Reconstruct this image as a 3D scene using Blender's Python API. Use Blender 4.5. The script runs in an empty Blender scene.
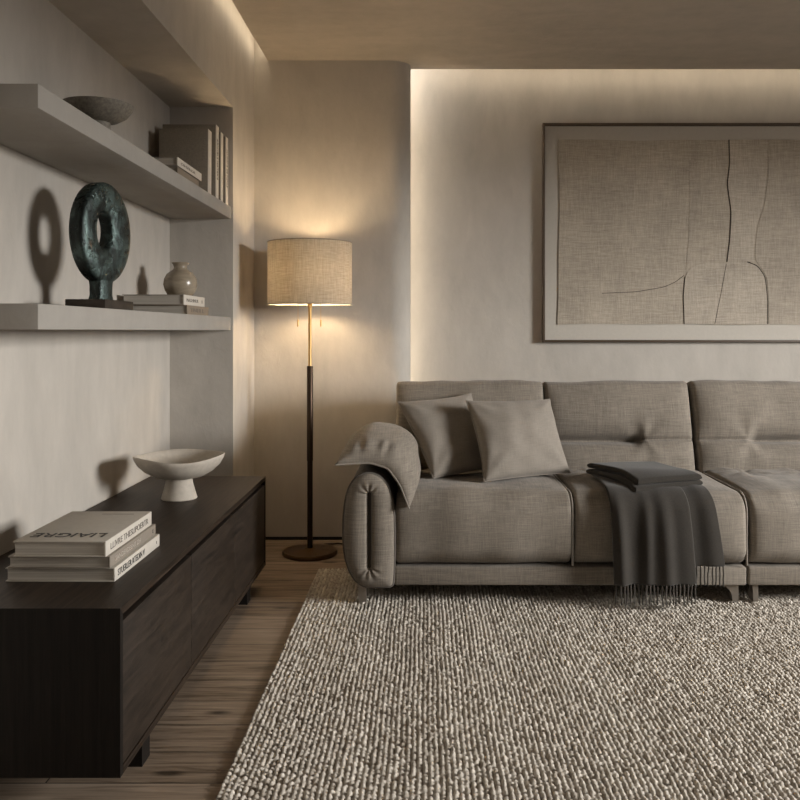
import bpy, bmesh, math, random
import numpy as np
from mathutils import Vector, Matrix

random.seed(7)
rng = np.random.RandomState(11)
SC = bpy.context.scene
COL = SC.collection

# ------------------------------------------------------------------ camera
cam_d = bpy.data.cameras.new('camera')
cam_d.sensor_width = 36.0
cam_d.sensor_fit = 'HORIZONTAL'
cam_d.lens = 850 * 36.0 / 800
cam_d.shift_x = -25 / 800
cam_d.shift_y = -69 / 800
cam_d.clip_start = 0.05
cam = bpy.data.objects.new('camera', cam_d)
cam.location = (0, 0, 1.1)
cam.rotation_euler = (math.pi / 2, 0, 0)
COL.objects.link(cam)
SC.camera = cam

# ------------------------------------------------------------------ light and exposure
SKY_STRENGTH = 69.0
GROUND = 0.05
SKY_COLOR = (1.0, 0.98, 0.95)
LED_COLOR = (1.0, 0.85, 0.64)
LED_BACK = 8.5
LED_SIDE = 5.2
LED_EDGE = 12.0
BULB_COLOR = (1.0, 0.745, 0.45)
BULB_STRENGTH = 184.0
EXPOSURE = 0.0

world = bpy.data.worlds.new('daylight')
SC.world = world
world.use_nodes = True
bg = world.node_tree.nodes['Background']
bg.inputs['Color'].default_value = (*SKY_COLOR, 1)
bg.inputs['Strength'].default_value = SKY_STRENGTH
_nt = world.node_tree                      # bright overcast sky above a darker street
_tc = _nt.nodes.new('ShaderNodeTexCoord')
_sx = _nt.nodes.new('ShaderNodeSeparateXYZ')
_rm = _nt.nodes.new('ShaderNodeValToRGB')
_mr = _nt.nodes.new('ShaderNodeMapRange')
_mr.inputs['From Min'].default_value = -1.0
_mr.inputs['From Max'].default_value = 1.0
_nt.links.new(_tc.outputs['Generated'], _sx.inputs[0])
_nt.links.new(_sx.outputs['Z'], _mr.inputs['Value'])
_nt.links.new(_mr.outputs[0], _rm.inputs['Fac'])
_e = _rm.color_ramp.elements
_e[0].position = 0.492; _e[0].color = (*[c * GROUND for c in SKY_COLOR], 1)
_e[1].position = 0.515; _e[1].color = (*SKY_COLOR, 1)
_nt.links.new(_rm.outputs['Color'], bg.inputs['Color'])

WIN_Y0, WIN_Y1, WIN_Z0, WIN_Z1 = 1.0, 2.5, 1.0, 2.2
ROOM_R = 4.4
ld = bpy.data.lights.new('window_daylight', 'AREA')
ld.shape = 'RECTANGLE'
ld.size = WIN_Z1 - WIN_Z0
ld.size_y = WIN_Y1 - WIN_Y0
ld.cycles.is_portal = True
lo = bpy.data.objects.new('window_daylight', ld)
lo.location = (ROOM_R + 0.11, (WIN_Y0 + WIN_Y1) / 2, (WIN_Z0 + WIN_Z1) / 2)
lo.rotation_euler = (0, math.pi / 2, 0)
COL.objects.link(lo)

vs = SC.view_settings
vs.view_transform = 'Standard'
vs.look = 'None'
vs.gamma = 1
vs.use_curve_mapping = False
vs.exposure = EXPOSURE

# ------------------------------------------------------------------ node helpers
def new_mat(name):
    m = bpy.data.materials.new(name)
    m.use_nodes = True
    nt = m.node_tree
    b = nt.nodes['Principled BSDF']
    return m, nt, b

def nd(nt, t, **kw):
    n = nt.nodes.new(t)
    for k, v in kw.items():
        setattr(n, k, v)
    return n

def mapping(nt, scale, coord='Object', loc=(0, 0, 0), rot=(0, 0, 0)):
    tc = nd(nt, 'ShaderNodeTexCoord')
    mp = nd(nt, 'ShaderNodeMapping')
    mp.inputs['Scale'].default_value = scale
    mp.inputs['Location'].default_value = loc
    mp.inputs['Rotation'].default_value = rot
    nt.links.new(tc.outputs[coord], mp.inputs['Vector'])
    return mp.outputs['Vector']

def noise(nt, vec, scale=1.0, detail=4.0, rough=0.55, dist=0.0):
    n = nd(nt, 'ShaderNodeTexNoise')
    n.inputs['Scale'].default_value = scale
    n.inputs['Detail'].default_value = detail
    n.inputs['Roughness'].default_value = rough
    n.inputs['Distortion'].default_value = dist
    nt.links.new(vec, n.inputs['Vector'])
    return n.outputs['Fac']

def math_n(nt, op, a, b=None, c=None):
    n = nd(nt, 'ShaderNodeMath', operation=op)
    for i, v in enumerate((a, b, c)):
        if v is None:
            continue
        if isinstance(v, (int, float)):
            n.inputs[i].default_value = v
        else:
            nt.links.new(v, n.inputs[i])
    return n.outputs[0]

def ramp(nt, fac, stops):
    r = nd(nt, 'ShaderNodeValToRGB')
    el = r.color_ramp.elements
    while len(el) < len(stops):
        el.new(0.5)
    for e, (p, c) in zip(el, stops):
        e.position = p
        e.color = (*c, 1)
    nt.links.new(fac, r.inputs['Fac'])
    return r.outputs['Color']

def bump(nt, b, h, strength=0.3, dist=0.01):
    n = nd(nt, 'ShaderNodeBump')
    n.inputs['Strength'].default_value = strength
    n.inputs['Distance'].default_value = dist
    nt.links.new(h, n.inputs['Height'])
    nt.links.new(n.outputs['Normal'], b.inputs['Normal'])

def sc3(c, k):
    return tuple(min(1, x * k) for x in c)

# ------------------------------------------------------------------ materials
def plaster(name, col, streak=(3.0, 3.0, 1.2), amt=0.13):
    m, nt, b = new_mat(name)
    v = mapping(nt, streak)
    n1 = noise(nt, v, 1.6, 6, 0.6, 0.6)
    v2 = mapping(nt, (9, 9, 3.5), loc=(3, 1, 2))
    n2 = noise(nt, v2, 1.5, 5, 0.65)
    f = math_n(nt, 'ADD', math_n(nt, 'MULTIPLY', n1, 0.6), math_n(nt, 'MULTIPLY', n2, 0.4))
    c = ramp(nt, f, [(0.3, sc3(col, 1 - amt)), (0.72, sc3(col, 1 + amt))])
    nt.links.new(c, b.inputs['Base Color'])
    b.inputs['Roughness'].default_value = 0.9
    b.inputs['Specular IOR Level'].default_value = 0.2
    v3 = mapping(nt, (14, 14, 10))
    bump(nt, b, noise(nt, v3, 1.4, 6, 0.6, 0.4), 0.18, 0.012)
    return m

def weave(name, col, amt=0.28, thread=330.0, run=14.0, bump_s=0.25, rough=0.95, sheen=0.15):
    m, nt, b = new_mat(name)
    h = noise(nt, mapping(nt, (run, run, thread)), 1, 3, 0.6)
    v = noise(nt, mapping(nt, (thread, run, run), loc=(5, 2, 1)), 1, 3, 0.6)
    d = noise(nt, mapping(nt, (thread * 0.9, thread * 0.9, thread * 0.9)), 1, 1, 0.5)
    big = noise(nt, mapping(nt, (4, 4, 4)), 1, 3, 0.5)
    f = math_n(nt, 'ADD', math_n(nt, 'MULTIPLY', h, 0.36), math_n(nt, 'MULTIPLY', v, 0.32))
    f = math_n(nt, 'ADD', f, math_n(nt, 'MULTIPLY', d, 0.14))
    f = math_n(nt, 'ADD', f, math_n(nt, 'MULTIPLY', big, 0.18))
    c = ramp(nt, f, [(0.36, sc3(col, 1 - amt)), (0.64, sc3(col, 1 + amt))])
    nt.links.new(c, b.inputs['Base Color'])
    b.inputs['Roughness'].default_value = rough
    b.inputs['Specular IOR Level'].default_value = 0.15
    b.inputs['Sheen Weight'].default_value = sheen
    b.inputs['Sheen Roughness'].default_value = 0.5
    bump(nt, b, f, bump_s, 0.004)
    return m

def wood(name, col, scale, rough=0.5, amt=0.45, spec=0.35):
    m, nt, b = new_mat(name)
    v = mapping(nt, scale)
    n1 = noise(nt, v, 1.0, 6, 0.65, 0.8)
    n2 = noise(nt, mapping(nt, tuple(s * 4.5 for s in scale), loc=(1, 7, 3)), 1.0, 4, 0.6, 0.2)
    f = math_n(nt, 'ADD', math_n(nt, 'MULTIPLY', n1, 0.6), math_n(nt, 'MULTIPLY', n2, 0.4))
    c = ramp(nt, f, [(0.33, sc3(col, 1 - amt)), (0.5, col), (0.68, sc3(col, 1 + amt))])
    nt.links.new(c, b.inputs['Base Color'])
    b.inputs['Roughness'].default_value = rough
    b.inputs['Specular IOR Level'].default_value = spec
    bump(nt, b, f, 0.15, 0.004)
    return m

def plain(name, col, rough=0.6, metal=0.0, spec=0.4, speck=0.0, sscale=60):
    m, nt, b = new_mat(name)
    if speck:
        n = noise(nt, mapping(nt, (sscale,) * 3), 1, 5, 0.6)
        c = ramp(nt, n, [(0.3, sc3(col, 1 - speck)), (0.7, sc3(col, 1 + speck))])
        nt.links.new(c, b.inputs['Base Color'])
        bump(nt, b, n, 0.12, 0.004)
    else:
        b.inputs['Base Color'].default_value = (*col, 1)
    b.inputs['Roughness'].default_value = rough
    b.inputs['Metallic'].default_value = metal
    b.inputs['Specular IOR Level'].default_value = spec
    return m

def emitter(name, col, strength):
    m, nt, b = new_mat(name)
    b.inputs['Base Color'].default_value = (0.8, 0.8, 0.8, 1)
    b.inputs['Emission Color'].default_value = (*col, 1)
    b.inputs['Emission Strength'].default_value = strength
    return m

M = {}
M['plaster'] = plaster('limewash_plaster', (0.50, 0.463, 0.415))
M['wall_dark'] = plaster('umber_plaster', (0.10, 0.088, 0.075))  # unseen walls, coloured dark to hold back bounced light
M['ceiling'] = plaster('ceiling_plaster', (0.45, 0.405, 0.35), (1.2, 4.0, 3.0))
M['shelf'] = plaster('shelf_plaster', (0.355, 0.332, 0.30), (2.5, 2.5, 5), 0.09)
M['fabric'] = weave('sofa_linen', (0.235, 0.205, 0.17), 0.38)
M['pillow'] = weave('pillow_linen', (0.27, 0.24, 0.205), 0.16, 380, 25)
M['piping'] = plain('piping_cord', (0.13, 0.115, 0.10), 0.9)
M['throw'] = weave('wool_throw', (0.043, 0.038, 0.0325), 0.25, 420, 120, 0.2, 0.95, 0.15)
M['tassel'] = weave('wool_fringe', (0.085, 0.076, 0.066), 0.2, 420, 120, 0.2, 0.95, 0.1)
M['oak_dark'] = wood('smoked_oak', (0.029, 0.0195, 0.0135), (75, 2.2, 75), 0.5, 0.8, 0.2)
M['oak_end_shaded'] = wood('smoked_oak_end_shaded', (0.010, 0.0075, 0.0058), (60, 60, 1.8), 0.65, 0.5, 0.2)  # same oak, darkened to paint in the shade on the near end
M['oak_door'] = wood('smoked_oak_door', (0.026, 0.0185, 0.0135), (60, 2.6, 42), 0.48, 0.75)
M['black'] = plain('recess_black', (0.012, 0.010, 0.009), 0.7)
M['brass'] = plain('aged_brass', (0.62, 0.40, 0.17), 0.32, 1.0)
M['bronze_dark'] = plain('dark_bronze', (0.06, 0.040, 0.028), 0.4, 0.85)
M['base_bronze'] = plain('bronze_disc', (0.20, 0.12, 0.06), 0.35, 0.95)
M['metal_leg'] = plain('gunmetal', (0.34, 0.30, 0.26), 0.42, 0.85)
M['page'] = None
M['bulb'] = emitter('lamp_bulb', BULB_COLOR, BULB_STRENGTH)
M['led_back'] = emitter('led_strip_rear', LED_COLOR, LED_BACK)
M['led_edge'] = emitter('led_strip_edge', LED_COLOR, LED_EDGE)
M['led_side'] = emitter('led_strip_side', LED_COLOR, LED_SIDE)
M['cream'] = plain('cream_cover', (0.42, 0.385, 0.335), 0.6, 0, 0.35, 0.05)
M['spine_light'] = plain('ivory_cover', (0.60, 0.555, 0.49), 0.55, 0, 0.35, 0.04)
M['greige'] = plain('greige_cover', (0.27, 0.235, 0.195), 0.6, 0, 0.35, 0.05)
M['tan'] = plain('tan_cover', (0.25, 0.20, 0.15), 0.65, 0, 0.3, 0.06)
M['cloth_book'] = weave('book_cloth', (0.26, 0.225, 0.18), 0.22, 420, 90, 0.2, 0.95, 0.0)
M['ink'] = plain('ink', (0.02, 0.018, 0.016), 0.6)
M['ink_soft'] = plain('soft_ink', (0.16, 0.14, 0.12), 0.6)
M['ink_pale'] = plain('pale_ink', (0.50, 0.45, 0.39), 0.6)
M['stone'] = plain('chalk_stoneware', (0.50, 0.45, 0.385), 0.75, 0, 0.3, 0.10, 45)
M['grey_stone'] = plain('speckled_grey_stoneware', (0.20, 0.18, 0.15), 0.55, 0, 0.4, 0.32, 110)
M['frame'] = wood('walnut_frame', (0.085, 0.06, 0.041), (3, 3, 3), 0.5, 0.25)
M['mat'] = plain('mat_board', (0.52, 0.485, 0.43), 0.9, 0, 0.2, 0.03)
M['art'] = weave('raw_linen', (0.41, 0.36, 0.295), 0.36, 300, 16, 0.35, 0.95, 0.0)
M['art2'] = weave('raw_linen_pale', (0.44, 0.388, 0.322), 0.34, 300, 16, 0.35, 0.95, 0.0)
M['art3'] = weave('raw_linen_deep', (0.385, 0.337, 0.278), 0.34, 280, 16, 0.35, 0.95, 0.0)
M['seam'] = plain('art_thread', (0.05, 0.04, 0.03), 0.9)

def mk_pages():
    m, nt, b = new_mat('paper_block')
    n = noise(nt, mapping(nt, (3, 3, 700)), 1, 2, 0.5)
    c = ramp(nt, n, [(0.3, (0.34, 0.31, 0.27)), (0.7, (0.52, 0.48, 0.42))])
    nt.links.new(c, b.inputs['Base Color'])
    b.inputs['Roughness'].default_value = 0.9
    return m
M['page'] = mk_pages()

def mk_vase():
    m, nt, b = new_mat('glazed_stoneware')
    n = noise(nt, mapping(nt, (10, 10, 40)), 1, 5, 0.6, 0.5)
    c = ramp(nt, n, [(0.3, (0.24, 0.195, 0.14)), (0.7, (0.38, 0.32, 0.24))])
    nt.links.new(c, b.inputs['Base Color'])
    b.inputs['Roughness'].default_value = 0.25
    b.inputs['Specular IOR Level'].default_value = 0.6
    return m
M['vase'] = mk_vase()

def mk_patina():
    m, nt, b = new_mat('verdigris_bronze')
    n = noise(nt, mapping(nt, (14, 14, 9)), 1, 7, 0.65, 0.8)
    c = ramp(nt, n, [(0.34, (0.014, 0.016, 0.015)), (0.46, (0.030, 0.040, 0.038)), (0.56, (0.085, 0.122, 0.114)), (0.62, (0.035, 0.043, 0.040)), (0.70, (0.11, 0.075, 0.042))])
    nt.links.new(c, b.inputs['Base Color'])
    b.inputs['Metallic'].default_value = 0.7
    n2 = noise(nt, mapping(nt, (30, 30, 30)), 1, 6, 0.65)
    r = ramp(nt, n2, [(0.3, (0.18,) * 3), (0.7, (0.48,) * 3)])
    nt.links.new(r, b.inputs['Roughness'])
    bump(nt, b, n2, 0.6, 0.010)
    return m
M['patina'] = mk_patina()
M['sculpt_base'] = plain('dark_bronze_plinth', (0.045, 0.035, 0.027), 0.5, 0.3, 0.4, 0.4, 25)

def mk_floor():
    m, nt, b = new_mat('oak_planks')
    v = mapping(nt, (1, 1, 1), loc=(0.35, -0.232 + 0.0, 0))
    br = nd(nt, 'ShaderNodeTexBrick')
    br.offset = 0.37
    br.offset_frequency = 2
    br.inputs['Color1'].default_value = (0.0, 0.0, 0.0, 1)
    br.inputs['Color2'].default_value = (1, 1, 1, 1)
    br.inputs['Mortar'].default_value = (0.5, 0.5, 0.5, 1)
    br.inputs['Scale'].default_value = 1.0
    br.inputs['Mortar Size'].default_value = 0.0022
    br.inputs['Mortar Smooth'].default_value = 0.2
    br.inputs['Bias'].default_value = 0.0
    br.inputs['Brick Width'].default_value = 1.55
    br.inputs['Row Height'].default_value = 0.153
    nt.links.new(v, br.inputs['Vector'])
    comb = nd(nt, 'ShaderNodeVectorMath', operation='ADD')
    sc = nd(nt, 'ShaderNodeVectorMath', operation='SCALE')
    sc.inputs['Scale'].default_value = 13.0
    nt.links.new(br.outputs['Color'], sc.inputs[0])
    g = mapping(nt, (2.4, 42, 1))
    nt.links.new(g, comb.inputs[0])
    nt.links.new(sc.outputs[0], comb.inputs[1])
    n1 = noise(nt, comb.outputs[0], 1.0, 7, 0.62, 1.0)
    n2 = noise(nt, mapping(nt, (8, 170, 1)), 1, 4, 0.6)
    bw = nd(nt, 'ShaderNodeRGBToBW')
    nt.links.new(br.outputs['Color'], bw.inputs[0])
    f = math_n(nt, 'ADD', math_n(nt, 'MULTIPLY', n1, 0.62), math_n(nt, 'MULTIPLY', n2, 0.24))
    f = math_n(nt, 'ADD', f, math_n(nt, 'MULTIPLY', bw.outputs[0], 0.14))
    c = ramp(nt, f, [(0.34, (0.085, 0.058, 0.038)), (0.44, (0.22, 0.163, 0.115)), (0.60, (0.36, 0.28, 0.21))])
    # knots
    vo = nd(nt, 'ShaderNodeTexVoronoi')
    vo.inputs['Scale'].default_value = 1.0
    nt.links.new(mapping(nt, (2.6, 7, 1), loc=(0.3, 0.1, 0)), vo.inputs['Vector'])
    k = ramp(nt, vo.outputs['Distance'], [(0.05, (0.10, 0.08, 0.07)), (0.13, (1, 1, 1))])
    mx = nd(nt, 'ShaderNodeMixRGB', blend_type='MULTIPLY')
    mx.inputs['Fac'].default_value = 0.85
    nt.links.new(c, mx.inputs[1])
    nt.links.new(k, mx.inputs[2])
    mo = nd(nt, 'ShaderNodeMixRGB')
    nt.links.new(br.outputs['Fac'], mo.inputs['Fac'])
    nt.links.new(mx.outputs[0], mo.inputs[1])
    mo.inputs[2].default_value = (0.018, 0.012, 0.008, 1)
    nt.links.new(mo.outputs[0], b.inputs['Base Color'])
    b.inputs['Roughness'].default_value = 0.52
    b.inputs['Specular IOR Level'].default_value = 0.3
    h = math_n(nt, 'SUBTRACT', math_n(nt, 'MULTIPLY', f, 0.3), br.outputs['Fac'])
    bump(nt, b, h, 0.3, 0.006)
    return m
M['floor'] = mk_floor()

def mk_rug():
    m, nt, b = new_mat('woven_wool')
    at = nd(nt, 'ShaderNodeAttribute', attribute_name='yarn_gap_shade')
    n = noise(nt, mapping(nt, (220, 220, 220)), 1, 3, 0.6)
    k = math_n(nt, 'ADD', math_n(nt, 'MULTIPLY', n, 0.5), 0.75)
    mx = nd(nt, 'ShaderNodeVectorMath', operation='SCALE')
    nt.links.new(at.outputs['Color'], mx.inputs[0])
    nt.links.new(k, mx.inputs['Scale'])
    nt.links.new(mx.outputs[0], b.inputs['Base Color'])
    b.inputs['Roughness'].default_value = 0.95
    b.inputs['Specular IOR Level'].default_value = 0.1
    b.inputs['Sheen Weight'].default_value = 0.1
    bump(nt, b, n, 0.35, 0.003)
    return m
M['rug'] = mk_rug()

def mk_shade():
    m, nt, b = new_mat('lamp_linen')
    nt.nodes.remove(b)
    out = nt.nodes['Material Output']
    h = noise(nt, mapping(nt, (20, 20, 420)), 1, 3, 0.6)
    v = noise(nt, mapping(nt, (260, 260, 14), loc=(5, 2, 1)), 1, 3, 0.6)
    f = math_n(nt, 'ADD', math_n(nt, 'MULTIPLY', h, 0.55), math_n(nt, 'MULTIPLY', v, 0.45))
    c = ramp(nt, f, [(0.36, (0.38, 0.33, 0.265)), (0.64, (0.60, 0.54, 0.45))])
    ct = ramp(nt, f, [(0.36, (0.33, 0.285, 0.225)), (0.64, (0.54, 0.485, 0.40))])
    d = nd(nt, 'ShaderNodeBsdfDiffuse')
    t = nd(nt, 'ShaderNodeBsdfTranslucent')
    nt.links.new(c, d.inputs['Color'])
    nt.links.new(ct, t.inputs['Color'])
    mx = nd(nt, 'ShaderNodeMixShader')
    mx.inputs[0].default_value = 0.30
    nt.links.new(d.outputs[0], mx.inputs[1])
    nt.links.new(t.outputs[0], mx.inputs[2])
    nt.links.new(mx.outputs[0], out.inputs['Surface'])
    return m
M['shade'] = mk_shade()
def mk_reflector():  # white reflector added inside the lamp shade to widen its pool of light
    m, nt, b = new_mat('shade_reflector')
    nt.nodes.remove(b)
    out = nt.nodes['Material Output']
    d = nd(nt, 'ShaderNodeBsdfDiffuse'); d.inputs['Color'].default_value = (0.82, 0.79, 0.73, 1)
    t = nd(nt, 'ShaderNodeBsdfTranslucent'); t.inputs['Color'].default_value = (0.8, 0.77, 0.70, 1)
    mx = nd(nt, 'ShaderNodeMixShader'); mx.inputs[0].default_value = 0.30
    nt.links.new(d.outputs[0], mx.inputs[1]); nt.links.new(t.outputs[0], mx.inputs[2])
    nt.links.new(mx.outputs[0], out.inputs['Surface'])
    return m
M['reflector'] = mk_reflector()

def mk_glass():
    m, nt, b = new_mat('window_glass')
    nt.nodes.remove(b)
    out = nt.nodes['Material Output']
    t = nd(nt, 'ShaderNodeBsdfTransparent')
    g = nd(nt, 'ShaderNodeBsdfGlossy')
    g.inputs['Roughness'].default_value = 0.02
    mx = nd(nt, 'ShaderNodeMixShader')
    mx.inputs[0].default_value = 0.06
    nt.links.new(t.outputs[0], mx.inputs[1])
    nt.links.new(g.outputs[0], mx.inputs[2])
    nt.links.new(mx.outputs[0], out.inputs['Surface'])
    return m
M['glass'] = mk_glass()

# ------------------------------------------------------------------ mesh helpers
BASE = {}

def link_mesh(name, V, F, mat, parent=None, smooth=False, loc=None):
    """V in world coordinates; stored relative to the parent's base point."""
    V = np.asarray(V, dtype=float)
    base = BASE[parent.name] if parent is not None else (np.array(loc, float) if loc is not None else np.zeros(3))
    me = bpy.data.meshes.new(name)
    me.from_pydata((V - base).tolist(), [], [tuple(int(i) for i in f) for f in F])
    bm = bmesh.new()
    bm.from_mesh(me)
    bmesh.ops.recalc_face_normals(bm, faces=bm.faces)
    bm.to_mesh(me)
    bm.free()
    if smooth:
        me.shade_smooth()
        if smooth != True:
            me.set_sharp_from_angle(angle=math.radians(smooth))
    me.materials.append(mat)
    o = bpy.data.objects.new(name, me)
    COL.objects.link(o)
    if parent is not None:
        o.parent = parent
    else:
        o.location = base
    BASE[o.name] = base
    return o

def thing(name, base, label, cat, group=None):
    o = bpy.data.objects.new(name, None)
    o.empty_display_size = 0.05
    o.location = base
    COL.objects.link(o)
    BASE[o.name] = np.array(base, float)
    tag(o, label, cat, group)
    return o

def tag(o, label, cat, group=None):
    o['label'] = label
    o['category'] = cat
    if group:
        o['group'] = group
    return o

def struct(o):
    o['kind'] = 'structure'
    return o

class MB:
    def __init__(s):
        s.V = []
        s.F = []
    def add(s, V, F):
        k = len(s.V)
        s.V.extend([tuple(v) for v in V])
        s.F.extend([tuple(i + k for i in f) for f in F])
        return s
    def box(s, lo, hi, bev=0.0, seg=2):
        bm = bmesh.new()
        r = bmesh.ops.create_cube(bm, size=1)
        lo = Vector(lo); hi = Vector(hi)
        for v in bm.verts:
            v.co = Vector(((lo[i] + hi[i]) / 2 + v.co[i] * (hi[i] - lo[i])) for i in range(3))
        if bev:
            bmesh.ops.bevel(bm, geom=list(bm.edges), offset=bev, segments=seg, affect='EDGES', profile=0.5)
        bm.verts.index_update()
        s.add([v.co[:] for v in bm.verts], [[v.index for v in f.verts] for f in bm.faces])
        bm.free()
        return s
    def lathe(s, prof, c, n=48, wob=None):
        """prof: list of (r, z); r==0 closes."""
        V = []; F = []
        rows = []
        for r, z in prof:
            if r <= 1e-6:
                V.append((c[0], c[1], c[2] + z)); rows.append([len(V) - 1])
            else:
                row = []
                for k in range(n):
                    a = 2 * math.pi * k / n
                    zz = z + (wob(a, r, z) if wob else 0)
                    V.append((c[0] + r * math.cos(a), c[1] + r * math.sin(a), c[2] + zz))
                    row.append(len(V) - 1)
                rows.append(row)
        for a, b in zip(rows[:-1], rows[1:]):
            for k in range(n):
                k2 = (k + 1) % n
                if len(a) == 1 and len(b) == 1:
                    continue
                if len(a) == 1:
                    F.append((a[0], b[k], b[k2]))
                elif len(b) == 1:
                    F.append((a[k], a[k2], b[0]))
                else:
                    F.append((a[k], a[k2], b[k2], b[k]))
        return s.add(V, F)
    def tube(s, pts, r, n=8, closed=False, caps=True):
        P = np.asarray(pts, float)
        m = len(P)
        if closed:
            T = np.roll(P, -1, 0) - np.roll(P, 1, 0)
        else:
            T = np.gradient(P, axis=0)
        T /= np.linalg.norm(T, axis=1)[:, None] + 1e-12
        ref = np.array([0, 0, 1.0]) if abs(T[0][2]) < 0.9 else np.array([1.0, 0, 0])
        V = []
        nrm = ref - T[0] * ref.dot(T[0]); nrm /= np.linalg.norm(nrm)
        R = r if hasattr(r, '__len__') else [r] * m
        for i in range(m):
            nrm = nrm - T[i] * nrm.dot(T[i]); nrm /= np.linalg.norm(nrm)
            bn = np.cross(T[i], nrm)
            for k in range(n):
                a = 2 * math.pi * k / n
                V.append(P[i] + R[i] * (math.cos(a) * nrm + math.sin(a) * bn))
        F = []
        for i in range(m if closed else m - 1):
            j = (i + 1) % m
            for k in range(n):
                k2 = (k + 1) % n
                F.append((i * n + k, i * n + k2, j * n + k2, j * n + k))
        if caps and not closed:
            F.append(tuple(range(n)))
            F.append(tuple((m - 1) * n + k for k in range(n)))
        return s.add(V, F)
    def prism(s, pts, axis, a0, a1):
        """2-D outline extruded along an axis: 'x' -> pts are (y,z); 'y' -> (x,z); 'z' -> (x,y)"""
        def p3(p, a):
            return {'x': (a, p[0], p[1]), 'y': (p[0], a, p[1]), 'z': (p[0], p[1], a)}[axis]
        n = len(pts)
        V = [p3(p, a0) for p in pts] + [p3(p, a1) for p in pts]
        F = [tuple(range(n)), tuple(range(n, 2 * n))]
        F += [(i, (i + 1) % n, n + (i + 1) % n, n + i) for i in range(n)]
        return s.add(V, F)
    def grid(s, P, flip=False):
        nu, nv = P.shape[:2]
        idx = np.arange(nu * nv).reshape(nu, nv)
        F = np.stack([idx[:-1, :-1], idx[1:, :-1], idx[1:, 1:], idx[:-1, 1:]], -1).reshape(-1, 4)
        return s.add(P.reshape(-1, 3).tolist(), F.tolist())
    def link(s, name, mat, parent=None, smooth=False, loc=None):
        return link_mesh(name, s.V, s.F, mat, parent, smooth, loc)

def box_part(name, lo, hi, mat, parent=None, bev=0.0, seg=2):
    return MB().box(lo, hi, bev, seg).link(name, mat, parent, 40 if bev else False)

def sines(P, freq, seed, n=7):
    r = np.random.RandomState(seed)
    out = np.zeros(P.shape[:-1])
    for _ in range(n):
        d = r.normal(size=3)
        d /= np.linalg.norm(d)
        out += np.sin((P @ d) * freq * r.uniform(0.6, 1.5) + r.uniform(0, 6.28))
    return out / math.sqrt(n)

def smooth01(a, b, x):
    if a > b:
        return 1 - smooth01(b, a, x)
    t = np.clip((x - a) / (b - a), 0, 1)
    return t * t * (3 - 2 * t)

def rounded_lattice(half, r, n):
    """Surface points of a rounded box, welded, with outward normals and faces."""
    nx, ny, nz = n
    pts = []; faces = []; index = {}
    def vid(i, j, k):
        key = (i, j, k)
        if key not in index:
            index[key] = len(pts)
            pts.append((2 * i / nx - 1, 2 * j / ny - 1, 2 * k / nz - 1))
        return index[key]
    for j in range(ny):
        for k in range(nz):
            for i in (0, nx):
                faces.append((vid(i, j, k), vid(i, j + 1, k), vid(i, j + 1, k + 1), vid(i, j, k + 1)))
    for i in range(nx):
        for k in range(nz):
            for j in (0, ny):
                faces.append((vid(i, j, k), vid(i + 1, j, k), vid(i + 1, j, k + 1), vid(i, j, k + 1)))
    for i in range(nx):
        for j in range(ny):
            for k in (0, nz):
                faces.append((vid(i, j, k), vid(i + 1, j, k), vid(i + 1, j + 1, k), vid(i, j + 1, k)))
    U = np.array(pts)
    half = np.array(half, float)
    r = np.array(r if hasattr(r, '__len__') else (r, r, r), float)
    p = U * half
    inner = half - r
    q = np.clip(p, -inner, inner)
    d = (p - q) / r
    nn = d / (np.linalg.norm(d, axis=1)[:, None] + 1e-12)
    p2 = q + nn * r
    return U, p2, nn, faces

def pillow_mesh(C, N, top, bot):
    """Closed soft body from a centre sheet C with normals N: boundary shared by both faces."""
    nu, nv = C.shape[:2]
    A = C + N * top[..., None]
    B = C - N * bot[..., None]
    V = A.reshape(-1, 3).tolist()
    idA = np.arange(nu * nv).reshape(nu, nv)
    idB = idA.copy()
    for i in range(1, nu - 1):
        for j in range(1, nv - 1):
            idB[i, j] = len(V)
            V.append(B[i, j].tolist())
    F = []
    for ids in (idA, idB):
        f = np.stack([ids[:-1, :-1], ids[1:, :-1], ids[1:, 1:], ids[:-1, 1:]], -1).reshape(-1, 4)
        F += f.tolist()
    edge = np.concatenate([C[:, 0], C[-1, 1:], C[-2::-1, -1], C[0, -2:0:-1]])
    return V, F, edge

def text_part(name, s, size, mat, parent, origin, xa, ya, width=None, align='LEFT'):
    cu = bpy.data.curves.new('lettering', 'FONT')
    cu.body = s
    cu.size = size
    cu.extrude = 0.0004
    cu.align_x = align
    t = bpy.data.objects.new('lettering', cu)
    COL.objects.link(t)
    dg = bpy.context.evaluated_depsgraph_get()
    me = bpy.data.meshes.new_from_object(t.evaluated_get(dg))
    bpy.data.objects.remove(t)
    co = np.array([v.co[:] for v in me.vertices])
    F = [tuple(p.vertices) for p in me.polygons]
    bpy.data.meshes.remove(me)
    if width:
        w = co[:, 0].max() - co[:, 0].min()
        co[:, 0] *= width / w
    xa = np.array(xa, float); ya = np.array(ya, float); za = np.cross(xa, ya)
    W = np.array(origin, float) + co[:, :1] * xa + co[:, 1:2] * ya + (co[:, 2:3] + 0.0004) * za
    return link_mesh(name, W, F, mat, parent)

# ------------------------------------------------------------------ room shell
CEIL = 2.526
WL = -0.9            # room face of the left wall
NB = -1.197          # back of the niche
RV = 3.985           # far cheek of the niche
SOF = 2.15           # niche soffit
PY = 4.48            # face of the corner pier
BY = 4.75            # face of the back wall
CB = 4.63            # rear lip of the ceiling panel
TOPZ = 2.80

struct(box_part('floor', (-1.4, -1.4, -0.1), (4.6, 5.0, 0.0), M['floor']))

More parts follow.
